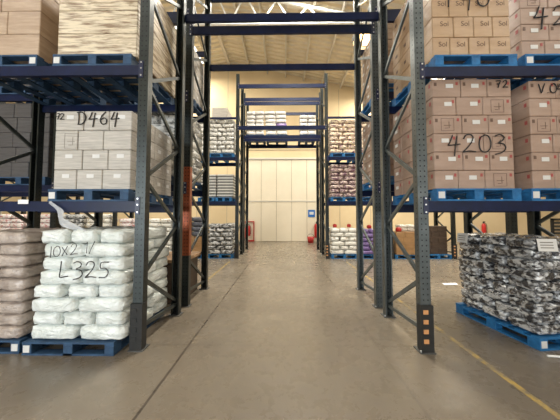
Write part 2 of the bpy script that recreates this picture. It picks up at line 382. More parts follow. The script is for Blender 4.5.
POLY = [(-.057, -.05), (.057, -.05), (.057, .05), (.035, .05), (.035, .042), (.049, .042), (.049, -.042), (-.049, -.042), (-.049, .042), (-.035, .042), (-.035, .05), (-.057, .05)]
_pc = {}
def post_mesh(m, z0, z1):
    key = (m.name, z0, z1)
    if key not in _pc: _pc[key] = MB().prism(POLY, z0, z1).mesh('post', m)
    return _pc[key]
def frame(x, row, label, dark=False, guard=False, rust=False, top=H, simple=False):
    y0, y1 = row; D = y1 - y0
    t = thing('rack_upright', label, 'rack upright', (x, y0, 0))
    pm = M['post_dark'] if dark else M['post']; bm_ = M['brace_dark'] if dark else M['brace']
    for k_, (yy, rz) in enumerate(((.05, 0), (D - .05, PI))):
        if rust and k_ == 0:
            a = put('post', post_mesh(pm, .012, .84), t, (0, yy, 0), (0, 0, rz))
            put('painted_post_section', post_mesh(M['post_rust'], .84, 2.34), t, (0, yy, 0), (0, 0, rz))['label'] = 'post section painted orange brown'
            put('upper_post_section', post_mesh(pm, 2.34, top), t, (0, yy, 0), (0, 0, rz))
        else: put('post', post_mesh(pm, .012, top), t, (0, yy, 0), (0, 0, rz))
        if not simple:
            bp = MB().box(-.085, .085, yy - .08, yy + .08, 0, .012).obj('base_plate', M['plate'], t)
            MB().lathe([(.011, .012), (.011, .028), (.006, .032)], 6).obj('anchor_bolt', M['bolt'], bp, (-.068 if x < 0 else -.068, yy - .06, 0))
    ya, yb = .08, D - .08
    w, h = .03, .045
    MB().bar((0, ya, .23), (0, yb, .16), w, h).obj('brace', bm_, t)
    z = .22; side = 1; n = 0
    while z + .56 < top - .1:
        a = (0, yb if side else ya, z); c_ = (0, ya if side else yb, z + .56)
        MB().bar(a, c_, w, h).obj('brace', bm_, t); z += .58; side = 1 - side; n += 1
    if guard:
        g = MB().prism([(-.068, -.075), (.068, -.075), (.068, .02), (.0585, .02), (.0585, -.056), (-.0585, -.056), (-.0585, .02), (-.068, .02)], .015, .52).obj('post_guard', M['guard'], t, (0, .05, 0))
        for q_ in range(4):
            MB().box(-.045, .008, -.082, -.0755, .11 + .105 * q_, .155 + .105 * q_).obj('reflector', M['reflector' if x > 0 else 'guard'], g)
    return t

def rail(xa, xb, y, ztop, label, h=.115, front=True, simple=False):
    """a blue load rail between two posts; y is its outer face; front: outer face towards -Y"""
    L = xb - xa
    t = thing('rack_rail', label, 'rack rail', ((xa + xb) / 2, y, ztop - h))
    t.rotation_euler = (0, 0, 0 if front else PI)
    b = MB(); hl = L / 2 - .059
    b.add([(sx_ * hl, yy, zz) for sx_ in (-1, 1) for yy, zz in ((.0, 0), (.05, 0), (.05, h - .028), (.032, h - .028), (.032, h), (.0, h))],
          [(0, 1, 2, 3, 4, 5), (11, 10, 9, 8, 7, 6)] + [(i, (i + 1) % 6, 6 + (i + 1) % 6, 6 + i) for i in range(6)])
    b.obj('bar', M['rail'], t)
    for s_ in (-1, 1):
        x = s_ * (hl + .004)
        cn = MB().box(min(x, x + s_ * .054), max(x, x + s_ * .054), -.008, -.001, -.035, h + .05).obj('connector', M['connector'], t)
        if not simple:
            for zz in (-.01, .075, .145): MB().box(x + s_ * .03 - .008, x + s_ * .03 + .008, -.014, -.008, zz - .008, zz + .008).obj('bolt', M['bolt'], cn)
    return t

LN = ('first', 'second', 'third', 'top')
# near rows ---------------------------------------------------------
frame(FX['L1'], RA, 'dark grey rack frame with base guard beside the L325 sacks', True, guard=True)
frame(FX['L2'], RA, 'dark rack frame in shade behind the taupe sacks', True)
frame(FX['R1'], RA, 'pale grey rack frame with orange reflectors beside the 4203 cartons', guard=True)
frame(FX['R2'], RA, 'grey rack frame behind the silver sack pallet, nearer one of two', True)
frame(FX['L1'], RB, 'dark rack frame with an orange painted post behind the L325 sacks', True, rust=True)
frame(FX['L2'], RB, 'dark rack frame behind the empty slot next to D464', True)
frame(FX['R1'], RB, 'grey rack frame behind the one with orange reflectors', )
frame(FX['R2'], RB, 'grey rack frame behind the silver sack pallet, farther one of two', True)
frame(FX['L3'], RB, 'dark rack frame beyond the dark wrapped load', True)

def near_rails(xa, xb, rk, phrase, a_levels, b_levels):
    for li in range(3):
        if li in a_levels:
            for f_ in a_levels[li]:
                rail(FX[xa], FX[xb], RA[0] if f_ else RA[1], (LVA if xb == 'L1' else LV)[li], f"navy {'front' if f_ else 'rear'} rail, {LN[li]} level of the {rk[0]}{phrase}", front=bool(f_))
        if li in b_levels:
            for f_ in b_levels[li]:
                rail(FX[xa], FX[xb], RB[0] if f_ else RB[1], LVB[li], f"navy {'front' if f_ else 'rear'} rail, {LN[li]} level of the {rk[1]}{phrase}", front=bool(f_))
near_rails('L2', 'L1', ('D464 rack', 'rack behind D464'), '', {0: (1, 0), 1: (1, 0), 2: (0,)}, {0: (1, 0), 1: (1, 0), 2: (1, 0)})
near_rails('R1', 'R2', ('4203 rack', 'rack behind 4203'), '', {0: (1, 0), 1: (1, 0), 2: (0,)}, {0: (1, 0), 1: (1, 0), 2: (1, 0)})
near_rails('L3', 'L2', ('', 'rack bay'), ' with the dark load', {}, {0: (1, 0), 1: (1, 0)})
# tunnel rails over the passage
rail(FX['L1'], FX['R1'], RA[1], 4.77, 'navy rail spanning the passage, nearest of the overhead pair', h=.135, front=False)
rail(FX['L1'], FX['R1'], RB[0], 4.81, 'navy rail spanning the passage, second and lower of the overhead pair', h=.135)
rail(FX['L1'], FX['R1'], RB[1], 4.78, 'navy rail spanning the passage alone below the overhead pair', h=.135, front=False)
rail(FX['L1'], FX['R1'], RB[1], 6.33, 'navy rail spanning the passage just under the white truss', h=.135, front=False)
# far rows -------------------------------------------------------------
FL = [-1.68 - 2.2 * i for i in range(6)]
FR = [1.53, 3.76, 5.95]
fl_ph = ('beside the grey tray stacks', 'second in from the grey trays', 'third in from the grey trays', 'fourth in from the grey trays', 'fifth in from the grey trays', 'sixth in from the grey trays')
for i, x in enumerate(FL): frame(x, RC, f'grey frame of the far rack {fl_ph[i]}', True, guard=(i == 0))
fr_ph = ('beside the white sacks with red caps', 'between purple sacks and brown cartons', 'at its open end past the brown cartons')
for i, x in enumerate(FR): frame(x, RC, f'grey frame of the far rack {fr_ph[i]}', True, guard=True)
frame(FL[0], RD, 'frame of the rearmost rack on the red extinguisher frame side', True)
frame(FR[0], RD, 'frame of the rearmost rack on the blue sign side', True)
for nm, row, fr_ in (('nearest', RC[0], True), ('second', RC[1], False), ('third', RD[0], True), ('rearmost', RD[1], False)):
    rail(FL[0], FR[0], row, 4.755, f'{nm} of four blue rails under the sack stacks over the far tunnel', front=fr_, h=.14)
    if nm != 'x': rail(FL[0], FR[0], row, 6.295, f'{nm} of four empty blue rails above the sack stacks over the far tunnel', front=fr_, h=.14)
for side, xs, ph in (('L', FL[:3], 'trays'), ('R', FR, 'plum printed sacks')):
    for i in range(len(xs) - 1):
        xa, xb = sorted((xs[i], xs[i + 1]))
        for li, zt in enumerate(LVF):
            for fr_ in ((True, False) if li < 2 else (True,)):
                rail(xa, xb, RC[0] if fr_ else RC[1], zt, f"navy {LN[li]} level {'front' if fr_ else 'rear'} rail of the far rack, {'with' if i == 0 else 'beyond'} the {ph}",
                     h=.12 if li < 2 else .07, front=fr_, simple=True)

# ------------------------------------------------------------------ pallets
_pl = {}
def pallet(x, y, z, w, d, label, rz=0, m='pallet', group=None, sticker=None):
    """x, y: centre of the footprint; z: underside"""
    key = (w, d, m)
    if key not in _pl:
        top = MB(); n = 7; bw = .095; gap = (d - n * bw) / (n - 1)
        for i in range(n):
            y_ = -d / 2 + i * (bw + gap); top.box(-w / 2, w / 2, y_, y_ + bw, .12, .14)
        for s_ in (-1, 0, 1): top.box(s_ * (w / 2 - .05) - .05, s_ * (w / 2 - .05) + .05, -d / 2 + .002, d / 2 - .002, .1, .1199)
        bot = MB()
        for s_ in (-1, 0, 1): bot.box(s_ * (w / 2 - .05) - .05, s_ * (w / 2 - .05) + .05, -d / 2, d / 2, 0, .018)
        for s_ in (-1, 1): bot.box(-w / 2 + .1, w / 2 - .1, s_ * (d / 2 - .05) - .05, s_ * (d / 2 - .05) + .05, 0, .018)
        blk = MB().box(-.05, .05, -.07, .07, .018, .1)
        _pl[key] = (top.mesh('top_deck', M[m]), bot.mesh('bottom_deck', M[m]), blk.mesh('block', M[m], .004))
    a, b_, c_ = _pl[key]
    t = thing('pallet', label, 'pallet', (x, y, z), rz, group)
    put('top_deck', a, t); put('bottom_deck', b_, t)
    for sx_ in (-1, 0, 1):
        for sy in (-1, 0, 1): put('block', c_, t, (sx_ * (w / 2 - .0505), sy * (d / 2 - .0705), 0))
    if sticker is not None:
        xx = sticker * (w / 2 - .05)
        MB().box(xx - .035, xx + .035, -d / 2 - .003, -d / 2 + .001, .03, .105).obj('label', M['white_label'], t)
    return t

# ------------------------------------------------------------------ cartons
ROWN = {0: 'bottom row', 1: 'second row', 2: 'third row', 3: 'fourth row', 4: 'fifth row', 5: 'sixth row', 6: 'seventh row', 7: 'eighth row', 8: 'ninth row'}
DEEP = {1: 'second back', 2: 'third back', 3: 'fourth back'}
_cm = {}
def carton_mesh(w, d, h, m):
    key = (round(w, 4), round(d, 4), round(h, 4), m)
    if key not in _cm: _cm[key] = MB().box(-w / 2, w / 2, -d / 2, d / 2, 0, h).mesh('carton', M[m], .007)
    return _cm[key]
_mk = {}
def mark(kind, parent, x, y, z, face, w, h, m):
    key = (kind, w, h)
    if key not in _mk:
        b = MB()
        if kind == 'print_panel':
            e = .004
            for q_ in ((-w / 2, w / 2, 0, e), (-w / 2, w / 2, h - e, h), (-w / 2, -w / 2 + e, 0, h), (w / 2 - e, w / 2, 0, h)): b.box(q_[0], q_[1], -.0022, -.0006, q_[2], q_[3])
            b.box(-w * .28, w * .28, -.0022, -.0006, h * .42, h * .46); b.box(-w * .2, w * .05, -.0022, -.0006, h * .2, h * .24); b.box(w * .1, w * .14, -.0022, -.0006, h * .2, h * .75)
        else: b.box(-w / 2, w / 2, -.003, -.0006, 0, h)
        _mk[key] = b.mesh(kind, M[m])
    return put(kind, _mk[key], parent, (x, y, z), (0, 0, 0 if face == 'f' else (-PI / 2 if face == 'l' else PI / 2)))
def text(body, parent, x, y, z, size, m, face='f'):
    d = bpy.data.curves.get('lettering_' + body)
    if d is None:
        d = bpy.data.curves.new('lettering_' + body, 'FONT'); d.body = body; d.size = size; d.extrude = .0008; d.materials.append(M[m])
        d.align_x = 'CENTER'
    key = 'lettering_' + body
    if key not in _mk:
        o = bpy.data.objects.new('lettering', d); C.objects.link(o); dg = bpy.context.evaluated_depsgraph_get()
        _mk[key] = bpy.data.meshes.new_from_object(o.evaluated_get(dg)); bpy.data.objects.remove(o)
        if not _mk[key].materials: _mk[key].materials.append(M[m])
    return put('lettering', _mk[key], parent, (x, y, z), (PI / 2, 0, 0 if face == 'f' else (-PI / 2 if face == 'l' else PI / 2)))

def carton_load(ph, adj, x0, x1, y0, y1, z0, rows, nc, nd, rh, m, inner, style=None, jit=.004, group=None, only_side=False):
    """cartons of the front face and of the face towards the passage (inner = +1: passage at larger x)"""
    d = (y1 - y0) / nd; h = rh
    for r in range(rows):
        fr = [1.0] if nc == 1 else ([1 - .10 * (q_ - (nc - 1) / 2) * (1 if r % 2 else -1) / (nc - 1) * 2 for q_ in range(nc)] if nc != 2 else ([1.1, .9] if r % 2 else [.9, 1.1]))
        xs_ = [x0]
        for q_ in fr: xs_.append(xs_[-1] + (x1 - x0) * q_ / sum(fr))
        for j in range(nd):
            for c_ in range(nc):
                w = xs_[c_ + 1] - xs_[c_]
                last = (c_ == nc - 1) if inner > 0 else (c_ == 0)
                if only_side:
                    if not last: continue
                elif not (j == 0 or last): continue
                k_ = (nc - 1 - c_) if inner > 0 else c_          # columns counted from the passage
                if j == 0:
                    pos = ('front, passage end' if k_ == 0 else ('front, outer end' if k_ == nc - 1 else 'front middle')) if nc <= 3 else ('front, passage end', 'front, second along', 'front, third along', 'front, outer end')[k_]
                    pos = pos if nc > 1 else 'front'
                else: pos = f'passage side, {DEEP[j]}'
                rn = 'top row' if r == rows - 1 else ROWN[r]
                o = put('carton', carton_mesh(w - .006, d - .004, h - .003, m), None,
                        (xs_[c_] + w / 2 + R.uniform(-jit, jit) * .3, y0 + (j + .5) * d + (R.uniform(0, jit) if j == 0 else 0), z0 + r * h))
                tag(o, f'{adj} carton {ph}: {rn}, {pos}', 'carton', group or f'cartons {ph}')
                if style: style(o, r, c_, j, w, d, h, last, inner)

# ------------------------------------------------------------------ sacks
_sm = {}
def sack_mesh(w, d, h, m, var, cuts=7, wr=1.):
    key = (round(w, 3), round(d, 3), round(h, 3), m, var)
    if key in _sm: return _sm[key]
    bm = bmesh.new(); bmesh.ops.create_cube(bm, size=2.0)
    bmesh.ops.subdivide_edges(bm, edges=list(bm.edges), cuts=cuts, use_grid_fill=True)
    off = Vector((var * 7.3, var * 3.1, var * 1.7))
    for v in bm.verts:
        p = v.co; x, y, z = p
        e = 5.
        nrm = (abs(x) ** e + abs(y) ** e) ** (1 / e)
        s_ = max(abs(x), abs(y)) / max(nrm, 1e-6)
        x, y = x * s_, y * s_
        rr = max(abs(x), abs(y))
        th = (1 - .4 * max(0, rr - .6) ** 2 / .16)            # pinched towards the seams
        q = Vector((x * w, y * d, z * h)) * 2.4
        n_ = noise.noise(q * 2.2 + off); n2_ = noise.noise(q * 5 + off * 2)
        zz = z * th * (1 + .16 * n_ * wr) + .08 * n2_ * wr * (1 if rr < .95 else .4)
        bul = .965 + .03 * n2_ * wr + .03 * (1 - z * z)
        v.co = Vector((x * w / 2 * bul, y * d / 2 * bul, zz * h / 2 * 1.03 + h / 2))
    me = bpy.data.meshes.new('sack'); bm.to_mesh(me); bm.free(); me.materials.append(M[m])
    me.polygons.foreach_set('use_smooth', [True] * len(me.polygons))
    _sm[key] = me; return me
def sack_load(ph, adj, cx, y0, d, z0, rows, w, h, m, lean=0., jit=.012, rz=0, inner=1, far=False, noun='sack', cuts=7, wr=1., taper=0., var_m=None, full=False, deep_n=3):
    """interlocked layers of sacks; each layer alternates 2 wide / 3 wide at the front. cx: centre, y0: front"""
    ca, sa = math.cos(rz), math.sin(rz)
    for r in range(rows):
        two = r % 2 == 0
        nc, nd = (2, deep_n) if two else ((3, 2) if not far else (2, 2))
        ww = w * (1 - taper * r / rows)
        sw, sd = ww / nc, d / nd
        for c_ in range(nc):
            for j in range(nd):
                last = (c_ == nc - 1) if inner > 0 else (c_ == 0)
                if not (j == 0 or (last and not far) or (r == rows - 1 and not far and cuts > 4) or full): continue
                k_ = (nc - 1 - c_) if inner > 0 else c_
                if j == 0: pos = ('front, passage end', 'front, outer end')[k_] if nc == 2 else ('front, passage end', 'front middle', 'front, outer end')[k_]
                else: pos = (f'passage side, {DEEP[j]}' if k_ == 0 else f'{DEEP[j]}, {"outer" if k_ == nc - 1 else "middle"}')
                rn = 'top layer' if r == rows - 1 else ROWN[r].replace('row', 'layer')
                lx = -ww / 2 + (c_ + .5) * sw + R.uniform(-jit, jit) + lean * r; ly = (j + .5) * sd - d / 2 + R.uniform(-jit, jit)
                mm_ = m if var_m is None else var_m(r, c_, j)
                o = put(noun, sack_mesh(sw * 1.0, sd * 1.0, h * 1.03, mm_, R.randrange(4), cuts, wr), None,
                        (cx + ca * lx - sa * ly, y0 + d / 2 + sa * lx + ca * ly, z0 + r * h), (0, 0, rz + R.choice((0, PI)) + R.uniform(-.03, .03)))
                nn = noun.replace('_', ' '); tag(o, f'{adj} {nn} {ph}: {rn}, {pos}', nn, f'{nn}s {ph}')

# ------------------------------------------------------------------ handwriting
STROKE = {
 '0': [[(.45, .95), (.2, .8), (.12, .45), (.2, .12), (.45, .02), (.68, .2), (.74, .55), (.62, .88), (.4, .97)]],
 '2': [[(.12, .75), (.25, .95), (.5, .97), (.62, .8), (.5, .5), (.25, .2), (.08, .03), (.4, .08), (.75, .04)]],
 '3': [[(.15, .88), (.4, .98), (.62, .85), (.55, .65), (.32, .53), (.6, .45), (.7, .22), (.5, .0), (.15, -.1)]],
 '4': [[(.35, .95), (.2, .55), (.1, .4), (.4, .42), (.75, .46)], [(.58, .9), (.5, .4), (.42, -.2)]],
 '5': [[(.7, .95), (.25, .92), (.2, .6), (.5, .58), (.68, .35), (.5, .05), (.12, .03)]],
 '6': [[(.55, .97), (.25, .65), (.14, .3), (.3, .03), (.58, .08), (.62, .35), (.42, .5), (.18, .35)]],
 '7': [[(.08, .92), (.4, .95), (.7, .93), (.5, .5), (.35, .0)], [(.22, .5), (.62, .52)]],
 'z': [[(.05, .95), (.4, .95), (.15, .0)], [(.0, .5), (.4, .52)]],
 'D': [[(.15, .95), (.18, .5), (.15, .02)], [(.02, .92), (.4, .95), (.68, .7), (.66, .3), (.42, .04), (.1, .02)]],
 'L': [[(.2, 1.0), (.16, .5), (.12, .05), (.35, .06), (.62, .1)]],
 'V': [[(.05, .95), (.2, .4), (.32, .02), (.48, .5), (.66, .98)]],
 'x': [[(.1, .8), (.6, .05)], [(.6, .85), (.1, .0)]],
 '1': [[(.3, 1.0), (.28, .5), (.25, .0)]],
 '.': [[(.2, .05), (.25, .02)]],
 '/': [[(.6, 1.0), (.3, .4), (.1, -.1)]],
 'F': [[(.1, .95), (.12, .5), (.1, .0)], [(.1, .95), (.6, .98)]],
 '-': [[(.1, .5), (.5, .5)]],
}
def smooth(pts):
    out = []
    P = [Vector((*p, 0)) for p in pts]
    for i in range(len(P) - 1):
        p0, p1, p2, p3 = P[max(i - 1, 0)], P[i], P[i + 1], P[min(i + 2, len(P) - 1)]
        for s_ in range(5):
            t_ = s_ / 5
            out.append(.5 * ((2 * p1) + (p2 - p0) * t_ + (2 * p0 - 5 * p1 + 4 * p2 - p3) * t_ ** 2 + (3 * p1 - p0 - 3 * p2 + p3) * t_ ** 3))
    out.append(P[-1]); return out
def handwriting(s, x, y, z, size, label, r=.006, step=.8, slope=0., depth=None):
    """marker strokes lying on the front face at y; x, z: lower left"""
    t = thing('handwritten_mark', label, 'handwriting'); px = 0
    for ch in s:
        if ch == ' ': px += .5; continue
        b = MB()
        for st in STROKE[ch]:
            pts = [(x + (px + p.x) * size, y, z + p.y * size + slope * (px + p.x) * size) for p in smooth(st)]
            if depth: pts = [(a, y + depth(a, c_), c_) for a, _, c_ in pts]
            b.tube(pts, r, 5)
        b.obj('written_character', M['ink'], t)
        px += step * (.5 if ch in '1./z' else 1)
    return t

# ------------------------------------------------------------------ the 4203 rack: brown cartons
def pink_style(o, r, c_, j, w, d, h, last, inner):
    if j == 0:
        y = -d / 2 + .002
        panel = (c_ == 2) if r % 2 == 0 or r == 4 else (c_ == 0 and r == 3)
        if r == 5: panel = False
        if panel: mark('print_panel', o, 0, y, h * .14, 'f', .15, .15, 'print')
        elif not (r == 5 and (c_ == 2 or o.location.x > 2.8)): mark('label', o, R.uniform(-.01, .05), y, h * .5, 'f', .085, .048, 'white_label')
        mark('red_mark', o, w * .36, y, h * .66, 'f', .026, .036, 'red_mark')
        if r % 2: mark('print_mark', o, -w * .38, y, h * .62, 'f', .03, .04, 'print')
    if last and inner < 0:
        x = -w / 2 + .002
        mark('red_mark', o, x, -d * .3, h * .6, 'l', .032, .045, 'red_mark')
        if j % 2: mark('label', o, x, .02, h * .45, 'l', .085, .045, 'white_label')
    if last and inner > 0:
        x = w / 2 - .002
        mark('red_mark', o, x, -d * .3, h * .6, 'r', .032, .045, 'red_mark')
def tan_style(o, r, c_, j, w, d, h, last, inner):
    if j == 0: text('Sol', o, .02, -d / 2 + .001, h * .55, .085, 'print')
    if last and inner < 0 and j: mark('print_mark', o, -w / 2 + .002, 0, h * .4, 'l', .06, .04, 'print')
def plain_side(o, r, c_, j, w, d, h, last, inner):
    if last: mark('label', o, (-w / 2 + .002) if inner < 0 else w / 2 - .002, 0, h * .45, 'l' if inner < 0 else 'r', .085, .045, 'white_label')

PZ = .141
z1, z2 = LV[0] + .002, LV[1] + .002
z2L = LVA[1] + .002
# level one
pallet(2.20, 3.53, z1, .94, 1.2, 'bright blue pallet under the cartons marked 4203', sticker=-1)
carton_load('under 4203', 'pinkish brown', 1.74, 2.66, 2.99, 4.09, z1 + PZ, 6, 3, 4, .2165, 'carton_pink', -1, pink_style)
handwriting('4203', 1.88, 2.983, 2.235, .215, 'large black handwritten number 4203 on the brown cartons', .0070, .82)
handwriting('72', 2.47, 2.983, 3.0, .085, 'small black handwritten number 72 above the 4203', .006, .95)
pallet(3.24, 3.53, z1, .92, 1.2, 'bright blue pallet under the cartons marked V.042', sticker=-1)
carton_load('under V.042', 'brown', 2.86, 3.70, 2.99, 4.09, z1 + PZ, 6, 3, 4, .212, 'carton_pink', -1, pink_style)
handwriting('V.042', 2.96, 2.983, 2.93, .115, 'black handwritten mark V.042 along the top of the cartons', .006, .72)
handwriting('42', 3.18, 2.983, 2.22, .24, 'large black handwritten figure low on the V.042 cartons', .0085)
# level two
pallet(2.22, 3.53, z2, .94, 1.2, 'blue pallet under the cartons printed Sol', sticker=None)
carton_load('printed Sol', 'tan film wrapped', 1.76, 2.68, 2.99, 4.09, z2 + PZ, 5, 4, 4, .25, 'carton_tan', -1, tan_style)
handwriting('1 40', 1.90, 2.983, 3.985, .22, 'black handwriting on the tan cartons printed Sol', .008, .8)
pallet(3.24, 3.53, z2, .92, 1.2, 'blue pallet beside the pallet of Sol cartons', sticker=-1)
carton_load('beside the Sol cartons', 'brown', 2.80, 3.70, 2.99, 4.09, z2 + PZ, 6, 3, 4, .2, 'carton_pink', -1, pink_style)
handwriting('42', 2.93, 2.983, 3.745, .24, 'large black handwritten 42 beside the Sol cartons', .0085, .95)
# second row back, faces seen through the frames
z1b, z2b = LVB[0] + .002, LVB[1] + .002
for li, z_, nm, m_ in ((1, z1b, 'lower', 'carton_pink'), (2, z2b, 'upper', 'carton_brown')):
    pallet(2.14, 4.92, z_, .94, 1.2, f'blue pallet of the {nm} carton load behind the 4203 rack')
    carton_load(f'of the {nm} load behind the 4203 rack', 'brown', 1.68, 2.60, 4.36, 5.48, z_ + PZ, 6, 3, 4, .2, m_, -1, plain_side, only_side=True)

# ------------------------------------------------------------------ the D464 rack
def grey_style(o, r, c_, j, w, d, h, last, inner):
    if j == 0:
        y = -d / 2 + .002
        if r < 2 or (r == 3): mark('label', o, 0.01, y, h * .58, 'f', .085, .045, 'white_label')
        if r == 2 and c_ == 0: mark('print_panel', o, .06, y, h * .08, 'f', .16, .18, 'grey_print')
    if last: mark('label', o, w / 2 - .002, 0, h * .5, 'r', .085, .05, 'white_label')
pallet(-2.26, 3.53, z1, .94, 1.2, 'worn blue pallet under the grey cartons marked D464', m='pallet_worn', sticker=-1)
carton_load('under D464', 'grey', -2.72, -1.80, 2.98, 4.08, z1 + PZ, 4, 3, 4, .235, 'carton_grey', 1, grey_style)
handwriting('D464', -2.46, 2.972, 2.585, .155, 'black handwritten D464 on the grey cartons', .0065, .85)
handwriting('z2', -2.70, 2.972, 2.645, .075, 'small black handwritten 72 beside D464', .005, .9)
pallet(-2.27, 3.53, z2L, .94, 1.2, 'worn blue pallet under the streaked pale load above D464', m='pallet_worn', sticker=-1)
carton_load('above D464', 'pale streaked', -2.74, -1.765, 2.98, 4.1, z2L + PZ, 4, 1, 3, .29, 'carton_bark', 1)
pallet(-3.40, 3.53, z2L, .94, 1.2, 'worn blue pallet under the brown load at the picture edge', m='pallet_worn', sticker=1)
carton_load('beside the streaked load', 'film wrapped brown', -3.86, -2.96, 2.98, 4.08, z2L + PZ, 4, 2, 3, .29, 'carton_brown', 1)
# row behind
pallet(-2.20, 4.92, z1b, .94, 1.2, 'blue pallet of the lower load behind the D464 rack', m='pallet_worn')
sack_load('behind the D464 rack', 'grey white', -2.20, 4.36, 1.12, z1b + PZ, 8, .92, .158, 'sack_print', inner=1, cuts=5)
pallet(-2.20, 4.92, z2b, .94, 1.2, 'blue pallet of the upper load behind the D464 rack', m='pallet_worn')
carton_load('of the upper load behind D464', 'greyish', -2.66, -1.74, 4.36, 5.48, z2b + PZ, 5, 3, 4, .2, 'carton_grey', 1, plain_side, only_side=True)
pallet(-4.55, 4.92, z1b, .94, 1.2, 'blue pallet under the dark wrapped load in shade', m='pallet_worn')
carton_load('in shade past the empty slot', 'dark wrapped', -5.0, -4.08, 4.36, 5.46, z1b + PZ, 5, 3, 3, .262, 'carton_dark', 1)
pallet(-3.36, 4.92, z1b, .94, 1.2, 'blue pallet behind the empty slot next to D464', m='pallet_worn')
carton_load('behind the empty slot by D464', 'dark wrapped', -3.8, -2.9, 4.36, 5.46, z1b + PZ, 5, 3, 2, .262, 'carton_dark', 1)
pallet(-4.55, 4.92, z2b, .94, 1.2, 'added blue pallet above the dark wrapped load', m='pallet_worn')
carton_load('added above the dark shaded load', 'dark', -5.0, -4.08, 4.36, 5.46, z2b + PZ, 3, 3, 1, .24, 'carton_dark', 1)  # load added to block light and the view of the wall
pallet(-3.36, 4.92, z2b, .94, 1.2, 'added blue pallet above the empty slot, rear rack', m='pallet_worn')
carton_load('added above the empty slot, rear rack', 'dark', -3.8, -2.9, 4.36, 5.46, z2b + PZ, 3, 3, 1, .24, 'carton_dark', 1)  # also added, to darken the bay and hide the bright wall

# ground: sack pallets
pallet(-2.33, 3.39, .001, 1.0, 1.16, 'worn blue pallet under the white L325 sacks', m='pallet_worn', sticker=-1)
sack_load('on the L325 pallet', 'white', -2.275, 2.82, 1.14, .142, 8, 1.06, .150, 'sack_white', jit=.02, lean=.008, taper=.13, wr=1.5, cuts=10)
handwriting('L325', -2.46, 2.795, .83, .18, 'large handwritten L325 on the white sacks', .006, .8, depth=lambda a, c_: .004)
handwriting('10x2 1/', -2.58, 2.795, 1.045, .12, 'smaller handwriting above L325 on the white sacks', .0038, .8, .12, depth=lambda a, c_: .006)
pallet(-3.36, 3.42, .001, .94, 1.16, 'worn blue pallet under the taupe sacks', m='pallet_worn', sticker=1)
sack_load('on the pallet beside L325', 'taupe', -3.40, 2.86, 1.12, .142, 9, .98, .13, 'sack_brown', wr=1.3, deep_n=4,
          var_m=lambda r, c_, j: 'sack_lilac' if (j == 0 and c_ == 0) else 'sack_brown')
# the silver sacks
pallet(3.19, 3.628, .001, .84, 1.2, 'bright blue pallet on the floor under the silver black sacks', rz=math.radians(7.0), sticker=-1)
sack_load('on the floor pallet', 'silver black', 3.19, 3.628 - .58, 1.16, .142, 9, .80, .121, 'sack_painted_glare', rz=math.radians(7.0), inner=-1, wr=1.4, cuts=12, noun='plastic_bag')
for nm, x, y, rz in (('front', 2.99, 2.99, .1), ('rear', 2.715, 4.0, 1.4)):
    b = MB().box(-.10, .10, -.004, 0, -.02, .12)
    for q_ in range(3): pass
    o = b.obj('paper_label', M['white_label'], None, (x, y, 1.12), (-.15, 0, -rz if nm == 'front' else -PI / 2 + .1))
    tag(o, f'white paper label near the top of the silver sacks, {nm} one', 'label')
    for q_ in range(3): MB().box(-.075, .06, -.0055, -.0041, .015 + .03 * q_, .026 + .03 * q_).obj('text_line', M['grey_print'], o)

# behind the D464 rack on the ground: dark crate with a plywood sheet
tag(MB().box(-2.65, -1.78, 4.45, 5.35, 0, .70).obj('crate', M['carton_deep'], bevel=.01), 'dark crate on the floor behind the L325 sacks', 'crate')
tag(MB().box(-2.75, -1.72, 4.38, 5.42, .702, .76).obj('plywood_sheet', M['wood'], bevel=.004), 'tan plywood sheet lying on the dark crate', 'sheet')

# ------------------------------------------------------------------ far rack loads
def fpallet(x, z, label, w=.95, y=9.75): return pallet(x, y, z, w, 1.1, label, m='pallet')
FYF = 9.2
# over the far tunnel
for x0, x1, nm, m_, ph in ((-1.60, -.83, 'first', 'sack_pale', 'over the far tunnel, trays side'), (-.78, .16, 'second', 'sack_pale', 'over the far tunnel, middle'), (.64, 1.36, 'third', 'sack_pale', 'over the far tunnel, plum side')):
    pallet((x0 + x1) / 2, 11.18, 4.757, x1 - x0, 1.1, f'dark pallet {ph}', m='pallet_worn')
    sack_load(ph, 'pale', (x0 + x1) / 2, 10.66, 1.05, 4.899, 6 if nm != 'third' else 5, x1 - x0 - .03, .172, m_, far=True, cuts=4, wr=.8, lean=-.012 if nm == 'second' else 0,
              var_m=(lambda r, c_, j: 'sack_purple' if (r == 2 and c_ == 1) else 'sack_pale') if nm == 'second' else None)
# trays side
xL, xL2 = -2.27, -3.33
fpallet(xL, LVF[1] + .002, 'blue pallet under the grey printed sacks above the trays')
sack_load('above the trays', 'white grey printed', xL, FYF, 1.1, LVF[1] + PZ, 8, .92, .158, 'sack_print', cuts=4, wr=.7, inner=1)
fpallet(xL2, LVF[1] + .002, 'blue pallet behind the L frame above the trays, inner one')
sack_load('deeper above the trays', 'white grey printed', xL2, FYF, 1.1, LVF[1] + PZ, 8, .92, .158, 'sack_print', far=True, cuts=4, wr=.7)
o = MB().box(-2.65, -2.08, 9.3, 10.1, LVF[2] + .002, LVF[2] + .42).obj('carton', M['carton_grey'], bevel=.008); tag(o, 'single pale carton on the thin rail above the grey printed sacks', 'carton')
for x, nm, m_ in ((-2.12, 'by the frame', 0), (-2.75, 'deeper in the bay', 1)):
    fpallet(x - .05, LVF[0] + .002, f'blue pallet under the tray stack {nm}', w=.6)
    for r in range(8):
        tr = MB().box(-.28, .28, -.45, .45, 0, .055).obj('tray', M['tray'], None, (x, 9.7, LVF[0] + PZ + .002 + r * .105))
        tag(tr, f"grey tray {nm}, {'top one' if r == 7 else ROWN[r].replace('row ', '').replace('bottom row', 'bottom one')}", 'tray', f'trays {nm}')
        MB().box(-.29, .29, -.46, .46, .055, .1).obj('rim', M['tray_rim'], tr)
fpallet(xL, .001, 'blue pallet on the floor under the grey striped sacks')
